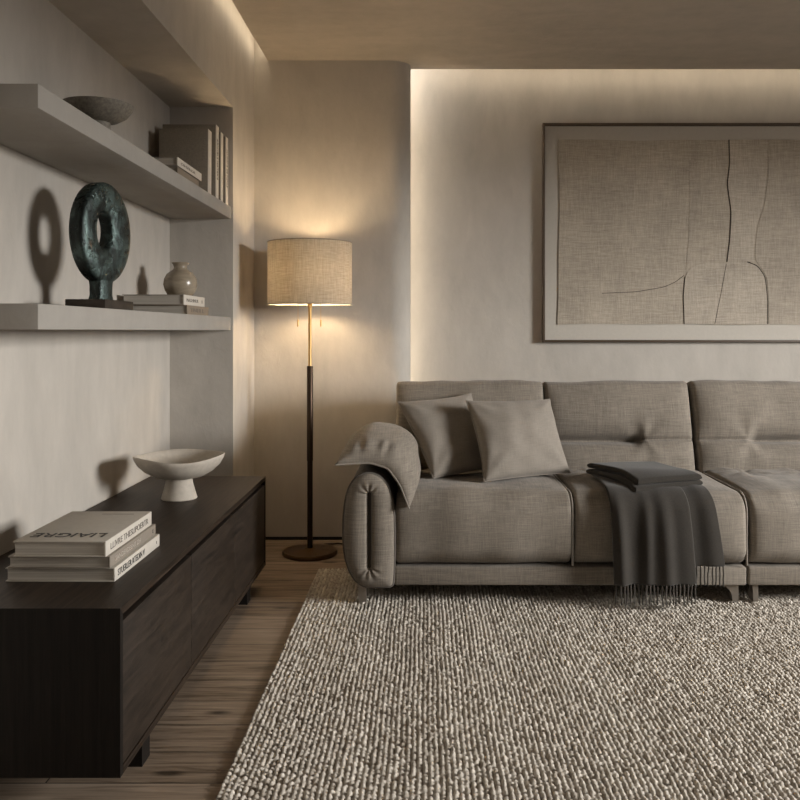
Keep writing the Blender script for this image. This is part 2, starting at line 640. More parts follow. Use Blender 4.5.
mb = MB()
mb.box((NB - 0.12, -1.4, 0), (NB, RV, TOPZ))
mb.box((NB - 0.12, RV, 0), (WL, BY + 0.1, TOPZ))
mb.box((NB, 0.2, SOF), (WL, RV, TOPZ))
mb.box((NB, -1.4, 0), (WL, 0.2, TOPZ))
struct(mb.link('wall_left', M['plaster']))

# corner pier with a rounded right edge, standing proud of the back wall
R = 0.11
ex = -0.078
pts = [(WL, PY)]
pts += [(ex - R, PY)]
for k in range(1, 13):
    a = math.pi / 2 * k / 12
    pts.append((ex - R + R * math.sin(a), PY + R - R * math.cos(a)))
pts += [(ex, CB), (WL, CB)]
mb = MB().prism(pts, 'z', 0, TOPZ)
struct(mb.link('wall_pier', M['plaster'], None, 30))

struct(box_part('wall_back', (WL, BY, 0), (ROOM_R + 0.1, BY + 0.1, TOPZ), M['plaster']))
struct(box_part('wall_front', (NB, -1.4, 0), (ROOM_R + 0.1, -1.3, TOPZ), M['wall_dark']))
mb = MB()
mb.box((ROOM_R, -1.3, 0), (ROOM_R + 0.1, WIN_Y0, CEIL))
mb.box((ROOM_R, WIN_Y1, 0), (ROOM_R + 0.1, BY, CEIL))
mb.box((ROOM_R, WIN_Y0, 0), (ROOM_R + 0.1, WIN_Y1, WIN_Z0))
mb.box((ROOM_R, WIN_Y0, WIN_Z1), (ROOM_R + 0.1, WIN_Y1, CEIL))
mb.box((ROOM_R, CB, CEIL), (ROOM_R + 0.1, BY, TOPZ))
struct(mb.link('wall_right', M['wall_dark']))

w = bpy.data.objects.new('window_1', None)
COL.objects.link(w); BASE[w.name] = np.zeros(3); struct(w)
mb = MB()
t = 0.045
mb.box((ROOM_R + 0.02, WIN_Y0, WIN_Z0), (ROOM_R + 0.07, WIN_Y0 + t, WIN_Z1))
mb.box((ROOM_R + 0.02, WIN_Y1 - t, WIN_Z0), (ROOM_R + 0.07, WIN_Y1, WIN_Z1))
mb.box((ROOM_R + 0.02, WIN_Y0 + t, WIN_Z0), (ROOM_R + 0.07, WIN_Y1 - t, WIN_Z0 + t))
mb.box((ROOM_R + 0.02, WIN_Y0 + t, WIN_Z1 - t), (ROOM_R + 0.07, WIN_Y1 - t, WIN_Z1))
mb.link('window_frame', M['frame'], w)
box_part('window_pane', (ROOM_R + 0.04, WIN_Y0 + t, WIN_Z0 + t), (ROOM_R + 0.046, WIN_Y1 - t, WIN_Z1 - t), M['glass'], w)

mb = MB()
mb.box((-0.83, -1.3, CEIL), (ROOM_R + 0.1, PY, TOPZ))
mb.box((ex - R, PY, CEIL), (ROOM_R + 0.1, CB, TOPZ))
struct(mb.link('ceiling', M['ceiling']))
mb = MB()
mb.box((WL, -1.3, 2.64), (-0.83, PY, TOPZ))
mb.box((ex - R, PY, TOPZ), (ROOM_R + 0.1, BY + 0.1, TOPZ + 0.05))
struct(mb.link('trim_1', M['ceiling']))

struct(box_part('trim_2', (-0.845, -1.2, 2.578), (-0.8305, PY - 0.01, 2.600), M['led_side']))
mb = MB()
mb.box((ex + 0.0, CB + 0.0005, 2.533), (ROOM_R - 0.05, CB + 0.008, 2.550))
struct(mb.link('trim_3', M['led_back']))
mb = MB()
mb.box((ex - 0.034, CB + 0.0005, 0.05), (ex - 0.016, CB + 0.008, 2.5))
struct(mb.link('trim_4', M['led_edge']))

# black strips painting in the shade of the gap at the wall foot
struct(box_part('gap_shade_pier', (WL, PY - 0.004, 0.0), (ex - R, PY, 0.016), M['black']))
struct(box_part('gap_shade_left', (WL, RV, 0.0), (WL + 0.004, PY - 0.004, 0.016), M['black']))
struct(box_part('gap_shade_back', (0.0, BY - 0.004, 0.0), (ROOM_R, BY, 0.016), M['black']))

# ------------------------------------------------------------------ rug
def build_rug():
    x0, x1, y0, y1 = -0.49, 2.95, 1.5, 3.9
    g = 0.0030
    nx = int((x1 - x0) / g); ny = int((y1 - y0) / g)
    xs = np.linspace(x0, x1, nx); ys = np.linspace(y0, y1, ny)
    X, Y = np.meshgrid(xs, ys, indexing='ij')
    sx, sy = 0.0146, 0.0172
    Xw = X + 0.0014 * np.sin(Y * 11 + 2 * np.sin(X * 5))
    r = np.random.RandomState(5)
    NI, NJ = 260, 240
    jx = r.normal(0, 0.0009, (NI, NJ)); jy = r.normal(0, 0.0022, (NI, NJ))
    hz = r.uniform(0.60, 1.10, (NI, NJ)); ang = r.normal(0.32, 0.30, (NI, NJ))
    tone = r.normal(0, 1, (NI, NJ)); rowt = r.normal(0, 1, NI)
    fi = (Xw - x0) / sx
    i0 = np.floor(fi).astype(int)
    best = np.full(X.shape, 0.0); col = np.full(X.shape, -3.4)  # gaps between beads start dark: their shade is put into the colour
    for di in (-1, 0, 1):
        I = np.clip(i0 + di, 0, NI - 1)
        off = (I % 2) * 0.5
        fj = (Y - y0) / sy - off
        j0 = np.floor(fj).astype(int)
        for dj in (-1, 0, 1):
            J = np.clip(j0 + dj, 0, NJ - 1)
            cx = (I + 0.5) * sx + x0 + jx[I, J]
            cy = (J + 0.5 + off) * sy + y0 + jy[I, J]
            a = ang[I, J] * 1.0
            dx = Xw - cx; dy = Y - cy
            u = dx * np.cos(a) - dy * np.sin(a)
            v = dx * np.sin(a) + dy * np.cos(a)
            q = 1 - (u / 0.0067) ** 2 - (v / 0.0094) ** 2
            h = 0.0122 * hz[I, J] * np.sqrt(np.clip(q, 0, None))
            m = h > best
            best = np.where(m, h, best)
            col = np.where(m, tone[I, J] * 0.95 + rowt[I] * 0.35, col)
    Z = 0.004 + best
    edge = np.zeros_like(Z, bool)
    edge[0] = edge[-1] = True; edge[:, 0] = edge[:, -1] = True
    Z[edge] = 0.0005
    P = np.stack([X, Y, Z], -1).reshape(-1, 3).astype(np.float32)
    idx = np.arange(nx * ny).reshape(nx, ny)
    F = np.stack([idx[:-1, :-1], idx[1:, :-1], idx[1:, 1:], idx[:-1, 1:]], -1).reshape(-1, 4).astype(np.int32)
    me = bpy.data.meshes.new('rug')
    me.vertices.add(len(P)); me.vertices.foreach_set('co', P.ravel())
    me.loops.add(F.size); me.loops.foreach_set('vertex_index', F.ravel())
    me.polygons.add(len(F))
    me.polygons.foreach_set('loop_start', np.arange(0, F.size, 4, dtype=np.int32))
    me.polygons.foreach_set('loop_total', np.full(len(F), 4, dtype=np.int32))
    me.update(calc_edges=True)
    me.validate()
    me.shade_smooth()
    base = np.array([0.63, 0.58, 0.51])
    dark = np.array([0.24, 0.20, 0.155])
    k = np.clip(0.78 + 0.20 * col, 0.0, 1.2).ravel()[:, None]
    rgb = dark * (1 - k) + base * k
    c4 = np.concatenate([rgb, np.ones((len(rgb), 1))], 1).astype(np.float32)
    at = me.color_attributes.new('yarn_gap_shade', 'FLOAT_COLOR', 'POINT')
    at.data.foreach_set('color', c4.ravel())
    me.materials.append(M['rug'])
    o = bpy.data.objects.new('rug', me)
    COL.objects.link(o)
    tag(o, 'chunky oatmeal and brown wool rug with braided rows under the sofa', 'rug')
build_rug()
RUGZ = 0.0180

# ------------------------------------------------------------------ floating shelves
SHX = -0.91
for nm, z0, z1, lab in (('floating_shelf', 1.625, 1.683, 'upper thick plaster shelf in the niche, carrying the dark bowl and upright books'),
                        ('floating_shelf', 1.103, 1.165, 'lower thick plaster shelf in the niche, carrying the bronze ring sculpture')):
    o = MB().box((NB, 2.0, z0), (SHX, RV, z1), 0.003, 2).link(nm, M['shelf'], None, 40)
    tag(o, lab, 'shelf', 'niche shelves')
UP, LOWZ = 1.683, 1.165

# ------------------------------------------------------------------ sideboard
def build_sideboard():
    x0, x1, y0, y1, z0, z1 = -1.19, -0.692, 1.93, 3.69, 0.085, 0.470
    s = thing('sideboard', (-0.94, 2.78, 0), 'long low dark oak sideboard along the niche wall', 'sideboard')
    t = 0.020
    h = 0.018
    MB().prism([(y0, z1), (y1, z1), (y1 - h, z1 - h), (y0 + h, z1 - h)], 'x', x0, x1).link('top_panel', M['oak_dark'], s)
    for ya, q in ((y0, 1), (y1, -1)):
        MB().prism([(ya, z0), (ya, z1), (ya + q * h, z1 - h), (ya + q * h, z0)], 'x', x0, x1).link('end_panel', M['oak_end_shaded'], s)
    MB().box((x0, y0 + t, z0), (x1, y1 - t, z0 + 0.018), 0.0008).link('bottom_panel', M['oak_dark'], s, 40)
    box_part('back_panel', (x0, y0 + t, z0 + 0.018), (x0 + 0.012, y1 - t, z1 - 0.018), M['oak_end_shaded'], s)
    box_part('inner_box', (x0 + 0.012, y0 + t, z0 + 0.018), (x1 - 0.045, y1 - t, z1 - 0.018), M['black'], s)
    L = (y1 - y0 - 2 * t)
    for k in range(3):
        a = y0 + t + k * L / 3 + 0.0012
        b = y0 + t + (k + 1) * L / 3 - 0.0012
        MB().box((x1 - 0.024, a, z0 + 0.018 + 0.004), (x1 - 0.001, b, z1 - 0.018 - 0.017), 0.001).link('door', M['oak_door'], s, 40)
    for xa in (x0 + 0.02, x1 - 0.082):
        for ya in (y0 + 0.215, y1 - 0.275):
            box_part('leg', (xa, ya, 0), (xa + 0.06, ya + 0.06, z0), M['oak_end_shaded'], s)
build_sideboard()
SBZ = 0.470

# ------------------------------------------------------------------ books
def flat_book(x0, x1, y0, y1, z0, th, cover, spine, label, group, page_lip=0.004, board=0.003):
    """Lies flat, spine on the +x side, page ends towards -y."""
    b = thing('book', ((x0 + x1) / 2, (y0 + y1) / 2, z0), label, 'book', group)
    MB().box((x0, y0, z0), (x1, y1, z0 + board), 0.0006).box((x0, y0, z0 + th - board), (x1, y1, z0 + th), 0.0006).link('cover', cover, b, 40)
    MB().box((x1 - 0.004, y0, z0 + 0.0002), (x1 + 0.001, y1, z0 + th - 0.0002), 0.0012).link('spine', spine, b, 40)
    box_part('page_block', (x0 + page_lip, y0 + page_lip, z0 + board), (x1 - 0.004, y1 - page_lip, z0 + th - board), M['page'], b)
    return b

bk = 'art books stacked on the sideboard'
z = SBZ
b3 = flat_book(-1.054, -0.780, 2.135, 2.495, z, 0.035, M['cream'], M['spine_light'],
               'bottom book of the sideboard stack, ivory spine with dark lettering', bk)
text_part('spine_title', 'STUERLER RTEDIN V', 0.024, M['ink'], b3, (-0.779, 2.155, z + 0.0095), (0, 1, 0), (0, 0, 1), 0.205)
text_part('spine_mark', 'II', 0.012, M['ink_soft'], b3, (-0.779, 2.462, z + 0.013), (0, 1, 0), (0, 0, 1))
z += 0.0355
b2 = flat_book(-1.045, -0.790, 2.130, 2.490, z, 0.030, M['greige'], M['greige'],
               'middle book of the sideboard stack, brown spine with pale lettering', bk)
text_part('spine_title', 'SANDERDEENT ZH', 0.017, M['ink_pale'], b2, (-0.789, 2.165, z + 0.009), (0, 1, 0), (0, 0, 1), 0.19)
text_part('spine_mark', 'E', 0.016, M['ink'], b2, (-0.789, 2.460, z + 0.009), (0, 1, 0), (0, 0, 1))
z += 0.0305
b1 = flat_book(-1.028, -0.797, 2.120, 2.475, z, 0.039, M['cream'], M['spine_light'],
               'top book of the sideboard stack, large dark title across its cream cover', bk)
text_part('spine_title', 'LLIVRE THESLIPOERTR', 0.023, M['ink_soft'], b1, (-0.796, 2.150, z + 0.011), (0, 1, 0), (0, 0, 1), 0.29)
text_part('cover_title', 'LIAIGRE', 0.060, M['ink'], b1, (-0.818, 2.205, z + 0.0392), (-1, 0, 0), (0, -1, 0), 0.185)
box_part('cover_rule', (-0.925, 2.435, z + 0.039), (-0.835, 2.439, z + 0.0394), M['ink_soft'], b1)

# books under the vase
bs = 'books lying on the lower shelf'
c2 = flat_book(-1.165, -0.924, 3.30, 3.625, LOWZ, 0.036, M['tan'], M['tan'],
               'tan book lying on the lower shelf, under the ivory book', bs)
text_part('spine_title', 'TINIER L', 0.022, M['ink_soft'], c2, (-0.923, 3.345, LOWZ + 0.010), (0, 1, 0), (0, 0, 1), 0.2)
c1 = flat_book(-1.172, -0.934, 3.29, 3.60, LOWZ + 0.0365, 0.040, M['greige'], M['spine_light'],
               'ivory book lying on the lower shelf, with the round vase on it', bs)
text_part('spine_title', 'MAGHINUR', 0.019, M['ink_soft'], c1, (-0.933, 3.325, LOWZ + 0.050), (0, 1, 0), (0, 0, 1), 0.17)
text_part('spine_mark', 'B', 0.019, M['ink_soft'], c1, (-0.933, 3.55, LOWZ + 0.050), (0, 1, 0), (0, 0, 1))
VZ = LOWZ + 0.0765

# small flat books on the upper shelf
bu = 'small books lying on the upper shelf'
d2 = flat_book(-1.095, -0.932, 3.20, 3.50, UP, 0.036, M['greige'], M['tan'],
               'small tan book lying flat on the upper shelf, under the pale one', bu)
d1 = flat_book(-1.105, -0.926, 3.18, 3.52, UP + 0.0365, 0.032, M['greige'], M['spine_light'],
               'small pale book lying flat on the upper shelf, topmost of two', bu)
text_part('spine_title', 'OIHSENGR', 0.014, M['ink_soft'], d1, (-0.925, 3.22, UP + 0.0365 + 0.010), (0, 1, 0), (0, 0, 1), 0.2)

def upright_book(x0, x1, y0, th, h, cover, spine, label, lean=0.0, title=None):
    """Stands on its tail, spine towards +x, front board towards -y."""
    b = thing('book', ((x0 + x1) / 2, y0 + th / 2, UP), label, 'book', 'upright books on the upper shelf')
    bd = 0.003
    y1 = y0 + th
    MB().box((x0, y0, UP), (x1, y0 + bd, UP + h), 0.0006).box((x0, y1 - bd, UP), (x1, y1, UP + h), 0.0006).link('cover', cover, b, 40)
    MB().box((x1 - 0.003, y0 + 0.0002, UP), (x1 + 0.002, y1 - 0.0002, UP + h), 0.0015).link('spine', spine, b, 40)
    box_part('page_block', (x0 + 0.004, y0 + bd, UP + 0.003), (x1 - 0.003, y1 - bd, UP + h - 0.004), M['page'], b)
    if title:
        text_part('spine_title', title, th * 0.55, M['ink_soft'], b, (x1 + 0.0025, y0 + th * 0.3, UP + h * 0.82), (0, 0, -1), (0, 1, 0), h * 0.55)
    if lean:
        b.rotation_euler = (lean, 0, 0)
    return b
upright_book(-1.145, -0.935, 3.655, 0.058, 0.288, M['cloth_book'], M['spine_light'],
             'linen covered book standing in front of the upright books', -0.025)
upright_book(-1.160, -0.925, 3.752, 0.050, 0.330, M['cloth_book'], M['spine_light'],
             'tallest upright book, just behind the linen covered one', -0.012, 'ARNVELS MATERIS')
upright_book(-1.160, -0.925, 3.842, 0.046, 0.318, M['cloth_book'], M['spine_light'],
             'plain ivory spined upright book, second from the niche end', -0.006)
upright_book(-1.165, -0.922, 3.925, 0.052, 0.316, M['cloth_book'], M['spine_light'],
             'upright book with a lettered spine against the niche end', 0.0, 'MAISONS DE PIERRE')

# ------------------------------------------------------------------ bowls, vase, sculpture
def bowl_up():
    c = (-1.0, 2.60, UP)
    t = thing('bowl', c, 'dark speckled stoneware bowl on the upper shelf', 'bowl')
    prof = [(0, 0.052), (0.03, 0.052), (0.060, 0.060), (0.085, 0.075), (0.101, 0.096), (0.1055, 0.107),
            (0.102, 0.108), (0.096, 0.098), (0.080, 0.082), (0.056, 0.068), (0.02, 0.062), (0, 0.061)]
    MB().lathe(prof, c, 64).link('body', M['grey_stone'], t, 60)
    MB().lathe([(0, 0), (0.042, 0), (0.040, 0.01), (0.036, 0.055), (0, 0.055)], c, 48).link('foot', M['grey_stone'], t, 40)
bowl_up()

def pedestal_bowl():
    c = (-0.925, 3.20, SBZ)
    t = thing('pedestal_bowl', c, 'chalky white pedestal bowl with a wavy rim on the sideboard', 'bowl')
    def wob(a, r, z):
        k = max(0.0, (r - 0.06) / 0.11)
        return k * (0.0035 * math.sin(2 * a + 0.6) + 0.0045 * math.sin(3 * a + 2.1)) if z > 0.09 else 0
    prof = [(0.0, 0.076), (0.050, 0.077), (0.090, 0.085), (0.125, 0.102), (0.150, 0.125), (0.163, 0.147), (0.167, 0.160),
            (0.166, 0.1625), (0.161, 0.161), (0.155, 0.148), (0.142, 0.128), (0.112, 0.107), (0.06, 0.096), (0.0, 0.093)]
    MB().lathe(prof, c, 96, wob).link('dish', M['stone'], t, 60)
    MB().lathe([(0, 0), (0.064, 0), (0.066, 0.003), (0.058, 0.03), (0.050, 0.060), (0.047, 0.082), (0, 0.084)], c, 64).link('pedestal', M['stone'], t, 50)
pedestal_bowl()

def vase():
    c = (-1.02, 3.545, VZ)
    prof = [(0, 0), (0.042, 0), (0.052, 0.008), (0.063, 0.028), (0.069, 0.052), (0.066, 0.075), (0.055, 0.096), (0.036, 0.110),
            (0.028, 0.117), (0.026, 0.124), (0.029, 0.134), (0.036, 0.142), (0.0345, 0.1435), (0.026, 0.136), (0.022, 0.122), (0.03, 0.108), (0, 0.09)]
    o = MB().lathe(prof, (0, 0, 0), 64).link('vase', M['vase'], None, 60)
    o.location = c
    tag(o, 'small round stoneware vase with a narrow neck on stacked books', 'vase')
vase()

def sculpture():
    base = (-1.01, 2.65, LOWZ)
    t = thing('ring_sculpture', base, 'green bronze upright ring sculpture on a dark plinth, on the lower shelf', 'sculpture')
    MB().box((-1.070, 2.525, LOWZ), (-0.950, 2.770, LOWZ + 0.030), 0.002).link('plinth', M['sculpt_base'], t, 40)
    # local frame: a = across the ring, n = facing direction
    ang = math.radians(17)
    n = np.array([math.cos(ang), -math.sin(ang), 0]); a = np.array([math.sin(ang), math.cos(ang), 0]); zt = np.array([0, 0, 1.0])
    C = np.array([-1.012, 2.655, LOWZ + 0.085 + 0.155])
    nu, nv = 96, 40
    V = []
    for i in range(nu):
        th = 2 * math.pi * i / nu
        # centreline ellipse midway between outer outline and hole, tube superelliptic
        ox, oz = 0.122 * math.cos(th), 0.158 * math.sin(th)
        hx, hz_ = 0.033 * math.cos(th) - 0.012, 0.056 * math.sin(th) + 0.008
        for j in range(nv):
            ph = 2 * math.pi * j / nv
            cp, sp = math.cos(ph), math.sin(ph)
            rad = math.copysign(abs(cp) ** 0.5, cp)
            dep = math.copysign(abs(sp) ** 0.34, sp) * (0.026 + 0.005 * (1 - ((rad)) ** 2))
            f = (rad + 1) / 2
            px = hx + (ox - hx) * f
            pz = hz_ + (oz - hz_) * f
            V.append(C + a * px + zt * pz + n * dep)
    F = []
    for i in range(nu):
        i2 = (i + 1) % nu
        for j in range(nv):
            j2 = (j + 1) % nv
            F.append((i * nv + j, i * nv + j2, i2 * nv + j2, i2 * nv + j))
    link_mesh('ring', V, F, M['patina'], t, True)
    # waisted neck
    prof = []
    V = []; F = []
    N = 24
    for k, (z, w, d) in enumerate([(0.030, 0.040, 0.026), (0.045, 0.034, 0.024), (0.075, 0.034, 0.024), (0.090, 0.037, 0.025), (0.105, 0.042, 0.026)]):
        for q in range(N):
            th = 2 * math.pi * q / N
            cx = math.copysign(abs(math.cos(th)) ** 0.5, math.cos(th)) * w
            cy = math.copysign(abs(math.sin(th)) ** 0.5, math.sin(th)) * d
            V.append(np.array([C[0], C[1], LOWZ + z]) + a * cx + n * cy)
    for k in range(4):
        for q in range(N):
            q2 = (q + 1) % N
            F.append((k * N + q, k * N + q2, (k + 1) * N + q2, (k + 1) * N + q))
    F.append(tuple(range(N))); F.append(tuple(range(4 * N, 5 * N)))
    link_mesh('neck', V, F, M['patina'], t, 60)
sculpture()

# ------------------------------------------------------------------ floor lamp
def floor_lamp():
    X, Y = -0.567, 4.19
    t = thing('floor_lamp', (X, Y, 0), 'lit floor lamp with a linen drum shade, in the corner beside the sofa', 'floor lamp')
    c = (X, Y, 0)
    MB().lathe([(0, 0), (0.130, 0), (0.134, 0.004), (0.134, 0.016), (0.130, 0.021), (0.03, 0.026), (0.02, 0.032), (0, 0.032)], c, 64).link('base', M['base_bronze'], t, 40)
    MB().lathe([(0, 0.03), (0.0135, 0.03), (0.0135, 0.462), (0, 0.462)], c, 24).link('lower_pole', M['bronze_dark'], t, 40)
    MB().lathe([(0, 0.462), (0.0155, 0.462), (0.0155, 0.925), (0.014, 0.928), (0, 0.928)], c, 24).link('pole_sleeve', M['bronze_dark'], t, 40)
    MB().lathe([(0, 0.928), (0.0085, 0.928), (0.0085, 1.20), (0.012, 1.225), (0.012, 1.30), (0, 1.30)], c, 24).link('upper_pole', M['brass'], t, 40)
    # fitter: cluster body, two arms, spider
    mb = MB().box((X - 0.1, Y - 0.006, 1.288), (X + 0.1, Y + 0.006, 1.300))
    mb.lathe([(0, 1.30), (0.006, 1.30), (0.006, 1.53), (0, 1.53)], c, 12)
    for k in range(3):
        a = math.pi / 2 + k * 2 * math.pi / 3
        mb.tube([(X, Y, 1.512), (X + 0.105 * math.cos(a), Y + 0.105 * math.sin(a), 1.516), (X + 0.206 * math.cos(a), Y + 0.204 * math.sin(a), 1.524)], 0.0022, 8)
    mb.link('shade_fitter', M['brass'], t, 40)
    for s in (-1, 1):
        cx = X + s * 0.088
        so = MB().lathe([(0, 1.30), (0.014, 1.30), (0.016, 1.335), (0, 1.335)], (cx, Y, 0), 20).link('socket', M['brass'], t, 40)
        prof = [(0, 1.335)] + [(0.030 * math.sin(math.pi * (k + 0.5) / 14) if k > 2 else 0.013 + 0.004 * k, 1.335 + 0.075 * (k + 0.5) / 14) for k in range(14)] + [(0, 1.411)]
        MB().lathe(prof, (cx, Y, 0), 24).link('bulb', M['bulb'], t, True)
        dx = s * 0.056
        ch = MB().tube([(X + dx, Y - 0.02, 1.31), (X + dx, Y - 0.02, 1.155)], 0.0011, 6).link('pull_chain', M['brass'], t)
        MB().lathe([(0, 0), (0.0035, 0.002), (0.0045, 0.012), (0.0042, 0.032), (0.002, 0.036), (0, 0.036)], (X + dx, Y - 0.02, 1.120), 12).link('pull', M['brass'], ch, 40)
    n = 96
    V = []; F = []
    zs = [1.23, 1.306, 1.382, 1.458, 1.535]
    for z_ in zs:
        for k in range(n):
            a = 2 * math.pi * k / n
            V.append((X + 0.206 * math.cos(a), Y + 0.206 * math.sin(a), z_))
    for r_ in range(len(zs) - 1):
        for k in range(n):
            k2 = (k + 1) % n
            F.append((r_ * n + k, r_ * n + k2, (r_ + 1) * n + k2, (r_ + 1) * n + k))
    sh = link_mesh('lamp_shade', V, F, M['shade'], t, True)
    V2 = [(X + (x_ - X) * 0.993, Y + (y_ - Y) * 0.993, z_) for x_, y_, z_ in V]
    link_mesh('shade_reflector', V2, F, M['reflector'], sh, True)
    for z_ in (1.2305, 1.5345):
        ring = [(X + 0.2065 * math.cos(2 * math.pi * k / n), Y + 0.2065 * math.sin(2 * math.pi * k / n), z_) for k in range(n)]
        MB().tube(ring, 0.0022, 8, True).link('shade_trim', M['pillow'], sh, True)
    pts = [(X + 0.02, Y + 0.12, 0.006), (X + 0.05, Y + 0.17, 0.006), (X + 0.12, Y + 0.19, 0.006), (X + 0.19, Y + 0.155, 0.006), (X + 0.28, Y + 0.15, 0.006), (X + 0.4, Y + 0.17, 0.006)]
    MB().tube(pts, 0.004, 8).link('power_cord', M['black'], t, True)
floor_lamp()

# ------------------------------------------------------------------ artwork
def artwork():
    # picture sits flat on the back wall; px() turns outline points measured on it into wall metres
    yb = BY
    S = 850 / (BY - 0.03)
    def px(u, v):
        return ((520 + u / 2.857 - 425) / S, 1.1 + (331 - (100 + v / 2.857)) / S)
    x0, zt = px(64, 67); zb = px(64, 692)[1]
    x1 = 2.62
    t = thing('framed_artwork', ((x0 + x1) / 2, yb, zb), 'large framed collage of raw linen panels on the wall above the sofa', 'artwork')
    f = 0.013; dp = 0.045
    mb = MB()
    mb.box((x0, yb - dp, zb), (x0 + f, yb, zt), 0.001).box((x1 - f, yb - dp, zb), (x1, yb, zt), 0.001)
    mb.box((x0 + f, yb - dp, zt - f), (x1 - f, yb, zt), 0.001).box((x0 + f, yb - dp, zb), (x1 - f, yb, zb + f), 0.001)
    mb.link('frame', M['frame'], t, 40)
    ym = yb - 0.018
    box_part('mat_board', (x0 + f, ym, zb + f), (x1 - f, yb - 0.002, zt - f), M['mat'], t)
    def dense(pts, n=14, wob=0.0, seed=0):
        P = np.array(pts, float)
        seg = np.concatenate([[0], np.cumsum(np.linalg.norm(np.diff(P, axis=0), axis=1))])
        m = max(2, int(seg[-1] / n))
        q = np.linspace(0, seg[-1], m)
        # Catmull-like smoothing through linear resample + averaging
        R_ = np.stack([np.interp(q, seg, P[:, 0]), np.interp(q, seg, P[:, 1])], 1)
        for _ in range(3):
            R_[1:-1] = (R_[:-2] + 2 * R_[1:-1] + R_[2:]) / 4
        if wob:
            r = np.random.RandomState(seed)
            w = np.sin(np.arange(m) * 0.35 + r.uniform(0, 6)) * wob + np.sin(np.arange(m) * 0.13 + r.uniform(0, 6)) * wob
            R_[1:-1, 0] += (w * 0.5)[1:-1]; R_[1:-1, 1] += (w * 0.5)[1:-1]
        return R_
    RX = (x1 - 0.06) * S + 425 - 520
    RX *= 2.857
    top = dense([(110, 113), (300, 115), (600, 112), (900, 115), (RX, 112)], 14, 2, 1)
    right = dense([(RX, 112), (RX - 3, 640)], 14, 2, 2)
    bot = dense([(RX - 3, 640), (900, 642), (600, 641), (300, 641), (108, 641)], 14, 2, 3)
    left = dense([(108, 641), (114, 400), (112, 250), (110, 113)], 14, 2.5, 4)
    def sheet(name, poly, y0, th, mat):
        P = [px(*p) for p in poly]
        return MB().prism(P, 'y', y0 - th, y0).link(name, mat, t, 30)
    out = np.concatenate([top[:-1], right[:-1], bot[:-1], left[:-1]])
    sheet('linen_panel', out, ym, 0.007, M['art'])
    l1 = dense([(598, 113), (600, 180), (593, 240), (604, 320), (600, 400), (592, 462)], 8)
    l2 = dense([(708, 112), (705, 220), (695, 300), (675, 360), (668, 430), (668, 462)], 8)
    yf = ym - 0.007
    sheet('linen_strip', np.concatenate([l1, l2[::-1]]), yf, 0.0035, M['art2'])
    l3 = dense([(485, 172), (512, 176), (519, 200), (512, 280), (496, 400), (478, 485)], 8)
    l3b = dense([(474, 485), (482, 400), (486, 280), (484, 172)], 8)
    sheet('linen_strip', np.concatenate([l3, l3b]), yf, 0.0016, M['art3'])
    arch = dense([(470, 640), (468, 560), (472, 505), (484, 480), (520, 467), (592, 464), (650, 463), (680, 475), (700, 505), (706, 560), (707, 640)], 8)
    sheet('linen_patch', arch, yf, 0.0028, M['art2'])
    rgt = np.concatenate([dense([(712, 114), (709, 220), (699, 300), (679, 360), (672, 430), (673, 462), (690, 478), (706, 505), (711, 560), (712, 639)], 8),
                          dense([(RX - 8, 639), (RX - 8, 114)], 14)])
    sheet('linen_patch', rgt, yf, 0.0022, M['art3'])
    def seam(pts, r, y):
        Q = [(px(*p)[0], y, px(*p)[1]) for p in dense(pts, 6)]
        MB().tube(Q, r, 6).link('seam', M['seam'], t, True)
    seam([(598, 113), (600, 180), (593, 240), (604, 320), (600, 400), (592, 462)], 0.0034, yf - 0.001)
    seam([(472, 505), (467, 560), (470, 640)], 0.0030, yf - 0.001)
    seam([(650, 462), (680, 474), (701, 505), (707, 560), (708, 640)], 0.0032, yf - 0.001)
    seam([(235, 552), (330, 548), (410, 535), (445, 520), (470, 500)], 0.0016, yf - 0.0004)
    seam([(590, 468), (575, 550), (557, 640)], 0.0014, yf - 0.003)
artwork()

# ------------------------------------------------------------------ sofa
sofa = thing('sofa', (1.29, 3.85, RUGZ), 'long greige linen sofa standing on the rug against the back wall', 'sofa')
SX0, SXM, SXN, SX1 = -0.122, 1.279, 1.287, 2.688
SF = 3.365       # seat front plane

